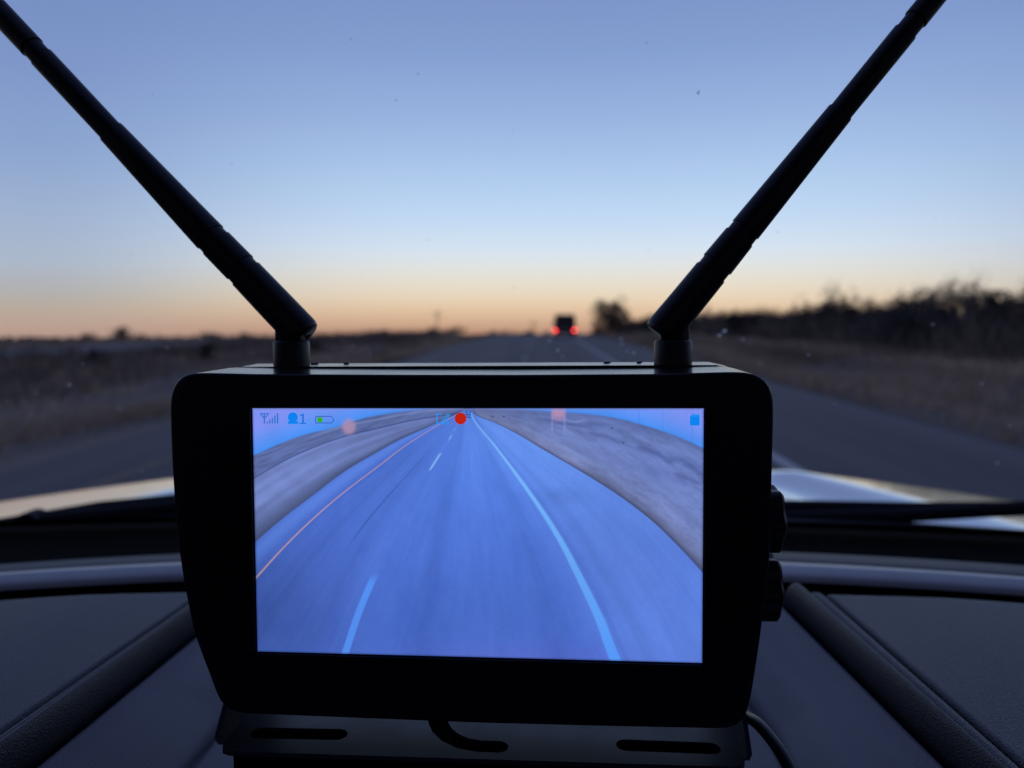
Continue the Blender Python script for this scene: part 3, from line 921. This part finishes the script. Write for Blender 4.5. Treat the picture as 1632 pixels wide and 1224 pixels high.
antenna([(487, 536, 28.6), (441, 488, 28.2), (380, 424, 27), (334, 377, 26.4), (178.5, 211.5, 21), (52, 76, 20.4), (-42, -24, 20)], (178.5, 211.5), [(340, 383), (387, 432)], (59, 84), (465, 543, 580, 29))
antenna([(1050, 534, 28), (1092, 484, 27.6), (1145, 419, 26.6), (1190, 363.5, 25), (1338, 180.5, 21), (1461, 29, 20.4), (1522, -46, 20)], (1338, 180.5), [(1183, 372), (1138, 428)], (1450, 41), (1072.5, 542, 580, 29.5))

# clamping knobs on the side of the bracket
def knob(px, py, r0, wz):
    u, v = uvw(px, py, wz)
    V = []; nk = 48; Ls = [(-.014, .55), (-.0105, .55), (-.0105, 1), (-.001, 1), (0, .9)]
    for du, k in Ls:
        for i in range(nk):
            a = 2 * math.pi * i / nk
            rr = r0 * k * (1 + (.085 * math.cos(6 * a + .5) if k > .6 else 0))
            V.append(loc(u + du, v + rr * math.sin(a), wz + rr * math.cos(a)))
    Fc = []
    for j in range(len(Ls) - 1):
        for i in range(nk):
            Fc.append([j * nk + i, j * nk + (i + 1) % nk, (j + 1) * nk + (i + 1) % nk, (j + 1) * nk + i])
    Fc += [list(range(nk))[::-1], [(len(Ls) - 1) * nk + i for i in range(nk)]]
    bm_obj('knob', to_bm(V, Fc), M['rubber'], mon, smooth=True)
knob(1241, 826, .0112, -.018)
knob(1237, 934, .0112, -.018)

# slotted bracket the monitor stands on
ZB = -.1500
def bp(px, py, z=ZB): return on_z(px, py, z)[:2]
fl, fr = bp(347, 1197), bp(1192, 1223)
dirv = (fr - fl) / np.linalg.norm(fr - fl); perp = np.array([-dirv[1], dirv[0]])
def slot(p0, p1, half):
    a, b = bp(*p0), bp(*p1); d = (b - a) / np.linalg.norm(b - a); nn = np.array([-d[1], d[0]])
    out = []
    for k in range(9):
        t = math.pi / 2 + math.pi * k / 8; out.append(a + half * (d * math.cos(t) + nn * math.sin(t)))
    for k in range(9):
        t = -math.pi / 2 + math.pi * k / 8; out.append(b + half * (d * math.cos(t) + nn * math.sin(t)))
    return out
arc_px = [(697, 1140), (698, 1150), (704, 1163), (717, 1175), (738, 1184.5), (764, 1189), (794, 1190)]
arc = [bp(*p) for p in arc_px]
hw = .0036
def off_path(P, h):
    P = np.array(P); t = np.gradient(P, axis=0); t /= np.linalg.norm(t, axis=1)[:, None]
    return P + np.stack([-t[:, 1], t[:, 0]], -1) * h
A1, A2 = off_path(arc, hw), off_path(arc, -hw)
def cap(A, B_, c, outward):
    A, B_, c = np.array(A), np.array(B_), np.array(c)
    return [c + (A - c) * math.cos(t) + outward * hw * math.sin(t) for t in np.linspace(0, math.pi, 9)[1:-1]]
arc_end = np.array(arc[-1]) - np.array(arc[-2]); arc_end /= np.linalg.norm(arc_end)
arc_cap = cap(A1[-1], A2[-1], arc[-1], arc_end)
slots = [slot((415, 1168), (538, 1170.5), .0036), slot((998, 1187.5), (1132, 1192.5), .0036), list(A1) + arc_cap + list(A2[::-1])]
bl, br = fl + perp * .075 + dirv * .0, fr + perp * .075
cr_ = .004
outer = [fl + dirv * cr_, fl + dirv * cr_ * .3 + perp * cr_ * .3, fl + perp * cr_, bl, br, fr + perp * cr_, fr - dirv * cr_ * .3 + perp * cr_ * .3, fr - dirv * cr_]
V, Fc = prism_with_holes(outer, slots, ez + ZB - .0016, ez + ZB)
bk = bm_obj('bracket', to_bm([np.array(v) - BN for v in V], Fc), M['bracket'], mon)
# side arms bent up from the plate
for p_, s in ((fl, 1), (fr, -1)):
    pts = [p_ + perp * .002, p_ + perp * .05]
    zb = ez + ZB
    prof2 = [(.004, .0), (.001, .004), (.012, .016), (.022, .022), (.030, .075), (.045, .075), (.058, .02), (.062, 0)]
    V = []
    for t in (0, -.0016 * s):
        for (a, h) in prof2:
            q = p_ + perp * a + dirv * t; V.append((q[0] - BN[0], q[1] - BN[1], zb + h - BN[2]))
    k = len(prof2)
    Fc = [list(range(k)), [k + i for i in range(k)][::-1]] + [[i, (i + 1) % k, (i + 1) % k + k, i + k] for i in range(k)]
    bm_obj('bracket_arm', to_bm(V, Fc), M['bracket'], mon)
# black base block under the bracket
q0, q1 = fl + dirv * .005 + perp * .0012, fr - dirv * .004 + perp * .0012
V, Fc = prism_with_holes([q0, q1, q1 + perp * .07, q0 + perp * .07], [], ez - .19, ez + ZB - .0018)
bm_obj('base_pad', to_bm([np.array(v) - BN for v in V], Fc), M['void'], mon)
# power cable leaving behind the lower right corner
cp = [(1150, 1125, .31), (1185, 1140, .285), (1206, 1152, .272), (1228, 1176, .262), (1246, 1202, .254), (1262, 1232, .247), (1274, 1275, .238), (1276, 1330, .228)]
CPs = [Vector(on_y(px, py, y_) - BN) for px, py, y_ in cp]
fine = []
for i in range(len(CPs) - 1):
    p0, p1, p2, p3 = CPs[max(i - 1, 0)], CPs[i], CPs[i + 1], CPs[min(i + 2, len(CPs) - 1)]
    for k in range(6):
        t = k / 6
        fine.append(.5 * ((2 * p1) + (p2 - p0) * t + (2 * p0 - 5 * p1 + 4 * p2 - p3) * t * t + (3 * p1 - p0 - 3 * p2 + p3) * t ** 3))
fine.append(CPs[-1])
tube('cable', fine, [.0023] * len(fine), M['cable'], mon, 14)

# ------------------------------------------------------------------ the picture on the screen (flat print on a flat panel)
NU, NV2 = 620, 350
uu = np.linspace(-HW, HW, NU); vv = np.linspace(-HH, HH, NV2)
UU, VV = np.meshgrid(uu, vv, indexing='ij')
P3 = SN + UU[..., None] * MR[0] + VV[..., None] * MR[1] - .0006 * MR[2]
PX = project(P3); px, py = PX[..., 0], PX[..., 1]
def herm(x, y, q):
    h = np.diff(x); d = np.diff(y) / h
    m = np.concatenate([[d[0]], (d[:-1] * h[1:] + d[1:] * h[:-1]) / (h[:-1] + h[1:]), [d[-1]]])
    i = np.clip(np.searchsorted(x, q) - 1, 0, len(h) - 1)
    t = np.clip((q - x[i]) / h[i], 0, 1)
    return y[i] * (1 + 2 * t) * (1 - t) ** 2 + m[i] * h[i] * t * (1 - t) ** 2 + y[i + 1] * t * t * (3 - 2 * t) + m[i + 1] * h[i] * t * t * (t - 1)
def yx(tab, q):
    t = np.array(tab, float); return herm(t[:, 1], t[:, 0], q)
def xy(tab, q):
    t = np.array(tab, float); return herm(t[:, 0], t[:, 1], q)
roadL = [(742, 652), (723, 662), (686, 679), (637, 701), (600.6, 721), (551.5, 750), (502, 787), (453.5, 824), (409, 862), (358, 912), (250, 1062)]
yel = [(743, 652), (686, 685), (649.6, 708), (600.6, 745), (551.5, 782), (502, 824), (453.5, 871), (410.6, 918), (345, 990), (285, 1062)]
dsh = [(746, 652), (733, 670), (724.5, 684), (717.5, 698), (693.5, 736), (660, 790), (630, 845), (596, 919), (575, 968), (549.5, 1043), (543, 1062)]
wht = [(749, 652), (752, 662), (789, 711), (838, 777), (887, 850.6), (927, 926.6), (955, 985), (983, 1056), (986, 1062)]
roadR = [(752, 652), (758, 661), (789, 674), (826, 692.5), (862.5, 714.5), (911.5, 743), (948, 765), (985, 789), (1034, 826), (1083, 872.6), (1121, 914), (1190, 1000), (1240, 1062)]
horL = [(380, 737), (404.5, 725.6), (478, 695), (537, 680), (576, 667.5), (625, 658), (674, 652.5), (748, 649), (877, 655.5), (911, 657.5), (985, 667), (1034, 680), (1083, 697), (1121, 714.5), (1150, 730)]
fen = [(380, 776), (406, 761), (453.5, 734), (502.5, 712), (551, 695), (600, 683), (662, 669), (720, 660)]
xl, xr, xy_, xd, xw = yx(roadL, py), yx(roadR, py), yx(yel, py), yx(dsh, py), yx(wht, py)
def sg(d, w_=1.2): return 1 / (1 + np.exp(-np.clip(d / w_ * 2.2, -40, 40)))
def lc(*c): return np.array(lin(c))
def blend(img, m, c): return img * (1 - m[..., None]) + m[..., None] * c
# lane coordinate for streaks that follow the road
lane = np.where(px < xy_, (px - xl) / np.maximum(xy_ - xl, 1), np.where(px < xd, 1 + (px - xy_) / np.maximum(xd - xy_, 1),
        np.where(px < xw, 2 + (px - xd) / np.maximum(xw - xd, 1), 3 + (px - xw) / np.maximum(xr - xw, 1))))
lane = np.clip(lane, 0, 4)
depth = np.clip((py - 652) / 400, 0, 1)
def n1(x, seed):
    return noise2(x, np.zeros_like(x) + .37, seed)
streak = .55 * n1(lane * 5, 1) + .35 * n1(lane * 13, 2) + .2 * n1(lane * 34, 3)
streak += .35 * noise2(lane * 9, depth * 3.2, 6) + .25 * noise2(lane * 4, depth * 7, 8)
road = lc(92, 140, 243)[None, None] * np.ones(px.shape + (1,))
wt = sg(depth - .30, .30)[..., None]
road = road * (1 - wt) + lc(78, 114, 212) * wt
rightg = sg(px - xw, 40)[..., None]
road = road * (1 - rightg) + (lc(106, 154, 248) * (1 - wt) + lc(92, 128, 222) * wt) * rightg
leftg = sg(xd - px, 60)[..., None]
road = road * (1 - .75 * leftg) + lc(76, 108, 202) * .75 * leftg
vig = np.exp(-((px - 400) / 130) ** 2 - ((py - 985) / 120) ** 2)
road = road * (1 - .38 * vig[..., None])
vig2 = np.exp(-((px - 760) / 130) ** 2 - ((py - 985) / 90) ** 2)
road = road * (1 - .10 * vig2[..., None])
purp = np.exp(-((px - 820) / 200) ** 2 - ((py - 1062) / 34) ** 2)[..., None]
road = road * (1 - .5 * purp) + lc(98, 106, 206) * .5 * purp
fine = noise2(lane * 60, depth * 9, 41) + .7 * noise2(lane * 24, depth * 5, 42)
blot = noise2(px * .045, py * .03, 43) + .6 * noise2(px * .11, py * .09, 44)
road = road * (1 + (.085 * streak + .035 * fine * (1 - .4 * depth) + .03 * blot)[..., None] * np.array([1.35, 1.15, .75]))
shl = (np.exp(-((lane - .35) / .35) ** 2) * sg(1 - lane, .1))[..., None]
road = road * (1 - .45 * shl) + lc(104, 148, 244) * .45 * shl
roughR = (.5 + .5 * blot)[..., None] * np.exp(-((px - 890) / 45) ** 2 - ((py - 792) / 14) ** 2)[..., None]
road = road * (1 - .22 * np.clip(roughR, 0, 1))
# wheel tracks
for c_, s_, a_ in ((2.28, .06, .12), (2.80, .06, .13), (1.35, .07, .10), (1.75, .05, .09), (3.22, .05, .14), (3.5, .12, .05)):
    road = road * (1 - .7 * a_ * np.exp(-((lane - c_) / s_) ** 2) * (.5 + .5 * sg(depth - .1, .1)))[..., None]
crack = np.exp(-((lane - 1.655 - .03 * np.sin(depth * 9)) / .012) ** 2) * sg(depth - .17, .03) * sg(.52 - depth, .04)
road = road * (1 - .34 * crack)[..., None]
# grass
yRL, yRR = xy(sorted(roadL), px), xy(roadR, px)
sL = (py - xy(fen, px)) / np.maximum(yRL - xy(fen, px), 3); sR = (py - xy(horL, px)) / np.maximum(yRR - xy(horL, px), 3)
gl = .9 * noise2(sL * 5 + 3, px * .006, 12) + .6 * noise2(sL * 11, px * .012 + 5, 13) + .3 * noise2(px * .05, py * .07, 33)
grL = lc(118, 131, 190) * np.ones(px.shape + (1,)) * (1 + .26 * gl[..., None])
gr = .7 * noise2(sR * 5 + 1, px * .012, 34) + .5 * noise2(sR * 12, px * .03, 35) + .5 * noise2(px * .022 + 3, (py - .55 * px) * .09, 14) + .55 * noise2(px * .08, (py - .5 * px) * .22, 15) + .35 * noise2(px * .2, (py - .4 * px) * .4, 25)
dR = xr - px                                     # negative to the right of the road edge
nearR = np.exp(-np.clip(px - xr, 0, 900) / 50)
blobR = noise2(sR * 9, px * .022, 51) + .6 * noise2(sR * 20, px * .05, 52)
clump = np.clip(blobR + gr * .5 - .12, 0, 1) * np.clip(1.15 - sR * 1.6, 0, 1) * np.clip(sR * 8 - .5, 0, 1)
grR = (lc(118, 134, 198) * (1 - nearR[..., None]) + lc(128, 131, 172) * nearR[..., None]) * (1 + .17 * gr[..., None] + .10 * blobR[..., None])
grR = blend(grR, np.clip(clump, 0, .75), lc(70, 80, 134))
def stroke(x0, y0, x1, y1, wd, seed):
    L_ = math.hypot(x1 - x0, y1 - y0); t_ = ((px - x0) * (x1 - x0) + (py - y0) * (y1 - y0)) / L_ ** 2
    d_ = ((px - x0) * (y1 - y0) - (py - y0) * (x1 - x0)) / L_ + 2.5 * noise2(px * .06, py * .06, seed)
    return np.exp(-(d_ / wd) ** 2) * np.clip(np.minimum(t_, 1 - t_) * 6, 0, 1)
for (a_, b_, c_, e_, wd, st, col) in ((1010, 708, 1082, 740, 5, .6, (70, 80, 138)), (1072, 752, 1121, 772, 4, .5, (74, 82, 140)), (930, 688, 1000, 706, 4, .5, (74, 84, 140)), (850, 668, 960, 684, 3, .45, (78, 88, 146)),
                                     (1000, 690, 1121, 735, 3, .35, (134, 146, 208)), (880, 669, 940, 672, 2, .6, (150, 160, 226)), (850, 690, 960, 712, 5, .3, (132, 146, 210)), (1010, 730, 1100, 775, 7, .3, (100, 112, 182))):
    grR = blend(grR, st * stroke(a_, b_, c_, e_, wd, int(a_)), lc(*col))
hy_ = xy(horL, px)
farR = np.exp(-np.clip(py - hy_, 0, 400) / 14)[..., None]
grR = grR * (1 - .62 * farR) + lc(80, 90, 136) * .62 * farR
fy = xy(fen, px)
upper = sg(fy - py, 1.5)[..., None]
grL = grL * (1 - upper) + lc(96, 108, 160) * (1 + .22 * noise2(px * .05, (py + .36 * px) * .3, 16)[..., None]) * upper
grL = blend(grL, .72 * np.exp(-((py - fy) / 1.3) ** 2), lc(52, 64, 118))
grL = blend(grL, .35 * np.exp(-((py - fy + 22 - (px - 404) * .04) / 2.0) ** 2) * sg(px - 500, 20), lc(150, 165, 225))
lw0 = 2.5 + 3 * depth
edgeL = np.exp(-(np.clip(xl - px, 0, 900) / (6 + 70 * depth)) ** 1.3); grL = blend(grL, .85 * edgeL, lc(62, 68, 98))
thinR = np.exp(-(np.clip(px - xr, 0, 900) / lw0) ** 2); grR = blend(grR, .6 * thinR, lc(56, 62, 106))
edgeR = np.exp(-(np.clip(px - xr, 0, 900) / (2 + 34 * depth)) ** 1.3); grR = blend(grR, .8 * edgeR, lc(64, 66, 98))
grR = grR * np.array([.90, 1.0, 1.04]); grL = grL * np.array([.90, 1.0, 1.04])
img = grR * sg(px - 748, 2)[..., None] + grL * (1 - sg(px - 748, 2))[..., None]
on_road = sg(px - xl, .9) * sg(xr - px, .9) * sg(py - 653.5, 1.5)
img = blend(img, on_road, road)
# painted lines
lw = lambda a, b: a + (b - a) * depth
img = blend(img, .8 * np.exp(-((px - xy_) / lw(.9, 2.2)) ** 2) * sg(py - 664, 3), lc(206, 164, 148))
wl = sg(px - xw + lw(.5, 8.9), .9) * sg(xw + lw(.5, 8.9) - px, .9)
img = blend(img, wl * sg(py - 657, 2), (lc(130, 194, 255) * (1 - depth[..., None]) + lc(86, 152, 250) * depth[..., None]))
img = blend(img, .22 * np.exp(-((px - xw - lw(3, 17)) / lw(1.5, 6)) ** 2), lc(60, 84, 170))
for (a, b, wd, st) in ((917, 1062, 5.8, .9), (722, 749, 1.7, .9), (693, 701.5, 1.0, .8), (682, 686, .8, .6)):
    soft = 8 if a > 800 else 1.5
    dm = sg(px - xd + wd, .9) * sg(xd + wd - px, .9) * sg(py - a - soft * .5, soft) * sg(b - py, 1.5)
    img = blend(img, st * dm, lc(88, 150, 252) if a > 800 else lc(140, 190, 255))
# sky of the video
sk_t = np.clip((hy_ - py) / 45, 0, 1)[..., None]
sky = lc(72, 148, 250) * (1 - sk_t) + lc(128, 154, 250) * sk_t
sky = sky * (1 + .05 * noise2(px * .03, py * .05, 19)[..., None])
vio = sg(noise2(px * .018 + 4, (py + .3 * px) * .03, 20), .5)[..., None] * sk_t
sky = sky * (1 - .5 * vio) + lc(136, 142, 246) * .5 * vio
img = blend(img, sg(hy_ - py, 1.1), sky)
# thin far posts and wires of the video
for x_, y0_, a_ in ((1018, 676, .3), (1056, 686, .22), (1103, 706, .28)):
    img = blend(img, a_ * np.exp(-((px - x_) / 1.1) ** 2) * sg(y0_ - py, 2), lc(80, 116, 214))
img = blend(img, .25 * np.exp(-((py - 697) / .8) ** 2) * sg(px - 1085, 3), lc(80, 116, 214))
# smeared lamps of the video
img = blend(img, .8 * sg(10 - np.abs(px - 890), 3) * np.exp(-np.clip(py - 660, 0, 99) ** 2 / 70), lc(196, 150, 182))
for x_ in (880, 900):
    img = blend(img, .35 * np.exp(-((px - x_) / 1.6) ** 2) * sg(688 - py, 5), lc(150, 170, 240))
img = blend(img, .85 * sg(10.5 - np.hypot(px - 556, (py - 680) * .9), 3), lc(176, 146, 178))
for x_, y_ in ((993, 706), (975, 682), (785, 664), (803, 664)):
    img = blend(img, .9 * np.exp(-((px - x_) ** 2 / 3 + (py - y_) ** 2 / 1.2)), lc(14, 24, 60))
img = blend(img, .5 * np.exp(-((py - 652) / 1.6) ** 2), lc(150, 164, 250))
comp = noise2(px * .16, py * .16, 61) * .5 + noise2(px * .33, py * .33, 62) * .5
img *= (1 + .02 * comp + .02 * rng.normal(size=px.shape))[..., None]
back_glow = .94 + .06 * noise2(px * .006 + 2, py * .008, 63)
img *= back_glow[..., None]
edge_d = np.minimum(np.minimum(HW - np.abs(UU), HH - np.abs(VV)) / .0007, 1)[..., None]
img = np.clip(img * (.55 + .45 * edge_d), 0, 1.2)

me = bpy.data.meshes.new('screen')
V = (P3 - BN).reshape(-1, 3)
me.from_pydata(V.tolist(), [], grid_faces(NU, NV2)); me.update()
ca = me.color_attributes.new('picture', 'FLOAT_COLOR', 'POINT')
ca.data.foreach_set('color', np.concatenate([img.reshape(-1, 3), np.ones((NU * NV2, 1))], 1).astype(np.float32).ravel())
sm = bpy.data.materials.new('screen_picture'); sm.use_nodes = True
t = sm.node_tree; pb = t.nodes['Principled BSDF']
at = t.nodes.new('ShaderNodeVertexColor'); at.layer_name = 'picture'
t.links.new(at.outputs[0], pb.inputs['Emission Color']); pb.inputs['Emission Strength'].default_value = 1.0
pb.inputs['Base Color'].default_value = (.004, .004, .005, 1); pb.inputs['Roughness'].default_value = .25; pb.inputs['Specular IOR Level'].default_value = .3
me.materials.append(sm)
scr = bpy.data.objects.new('screen', me); COL.objects.link(scr); scr.parent = mon

# status icons, a hair in front of the picture
IW = -.0003
def icon(name, polys_px, color):
    return flat_poly(name, [[tuple(uvw(a, b, IW)) for a, b in p] for p in polys_px], IW, emis('icon_' + name, lin(color)), scr)
R_ = lambda x0, y0, x1, y1: [(x0, y0), (x1, y0), (x1, y1), (x0, y1)]
def line(p, q, wd):
    d = np.array(q, float) - np.array(p, float); d /= np.linalg.norm(d); nn = np.array([-d[1], d[0]]) * wd / 2
    p, q = np.array(p, float), np.array(q, float)
    return [tuple(p + nn), tuple(q + nn), tuple(q - nn), tuple(p - nn)]
icon('signal_icon', [line((414.5, 659.3), (428.5, 659.3), 1.6), line((415, 659.5), (420.5, 666), 1.6), line((428, 659.5), (422.5, 666), 1.6), R_(420.3, 660.1, 422.3, 675), R_(425, 672, 427, 675),
                     R_(429, 669, 431, 675), R_(433, 666, 435, 675), R_(437, 662, 439.2, 675), R_(441.3, 658.5, 443.5, 675)], (42, 112, 206))
circ = lambda x, y, r, n=18: [(x + r * math.cos(6.2832 * k / n), y + r * math.sin(6.2832 * k / n)) for k in range(n)]
icon('user_icon', [circ(466.7, 665, 7.9), [(459, 675.6), (459, 672), (462, 670.5), (472, 670.5), (475.2, 672), (475.2, 675.6)]], (14, 130, 240))
icon('user_count', [R_(481.6, 659.5, 484.3, 673.9), line((478, 662.6), (482.8, 660.2), 1.8), R_(477.8, 673.9, 487.6, 675.8)], (24, 112, 220))
icon('battery_outline', [R_(503, 663, 528, 664.1), R_(503, 673.6, 528, 674.7), R_(502.3, 664.1, 503.4, 673.6), line((528, 663.6), (530, 666), 1.1), line((528, 674.2), (530, 671.6), 1.1), R_(530.6, 666.2, 531.8, 671.6)], (44, 66, 182))
icon('battery_level', [R_(505.5, 665, 514, 673)], (52, 172, 40))
icon('edit_icon', [R_(695.4, 659, 697.4, 676), R_(697.4, 659, 704, 661), R_(697.4, 674, 714.6, 676), R_(712.6, 667, 714.6, 674), line((704.5, 670.5), (713.5, 660), 1.7), line((707.5, 672), (716, 662), 1.7), line((713.6, 659.6), (717, 662.6), 1.7), line((704, 673), (708, 672), 1.5)], (40, 142, 236))
icon('record_dot', [circ(734, 667, 9.4, 28)], (190, 34, 18))
icon('lane_icon', [[(746.5 + 5 * math.cos(a), 656.6 + 1.9 * math.sin(a)) for a in np.linspace(0, 6.2832, 20)] , line((741.5, 660.3), (751, 660.3), 1.0), R_(743.6, 661, 745, 665), R_(748, 661, 749.4, 664), R_(745, 664.8, 750, 666.2)], (22, 54, 132))
icon('lane_icon_centre', [[(746.5 + 3.4 * math.cos(a), 656.6 + .9 * math.sin(a)) for a in np.linspace(0, 6.2832, 16)]], (104, 150, 246)).location = tuple(MR[2] * .0001)
icon('card_icon', [[(1099.6, 678), (1099.6, 663.5), (1103, 660.2), (1115, 660.2), (1115, 678)]], (12, 132, 240))
for k in range(4):
    pass
icon('card_contacts', [R_(1102.2 + 3 * k, 661.2, 1103.2 + 3 * k, 664) for k in range(5)], (66, 166, 250)).location = tuple(MR[2] * .0001)
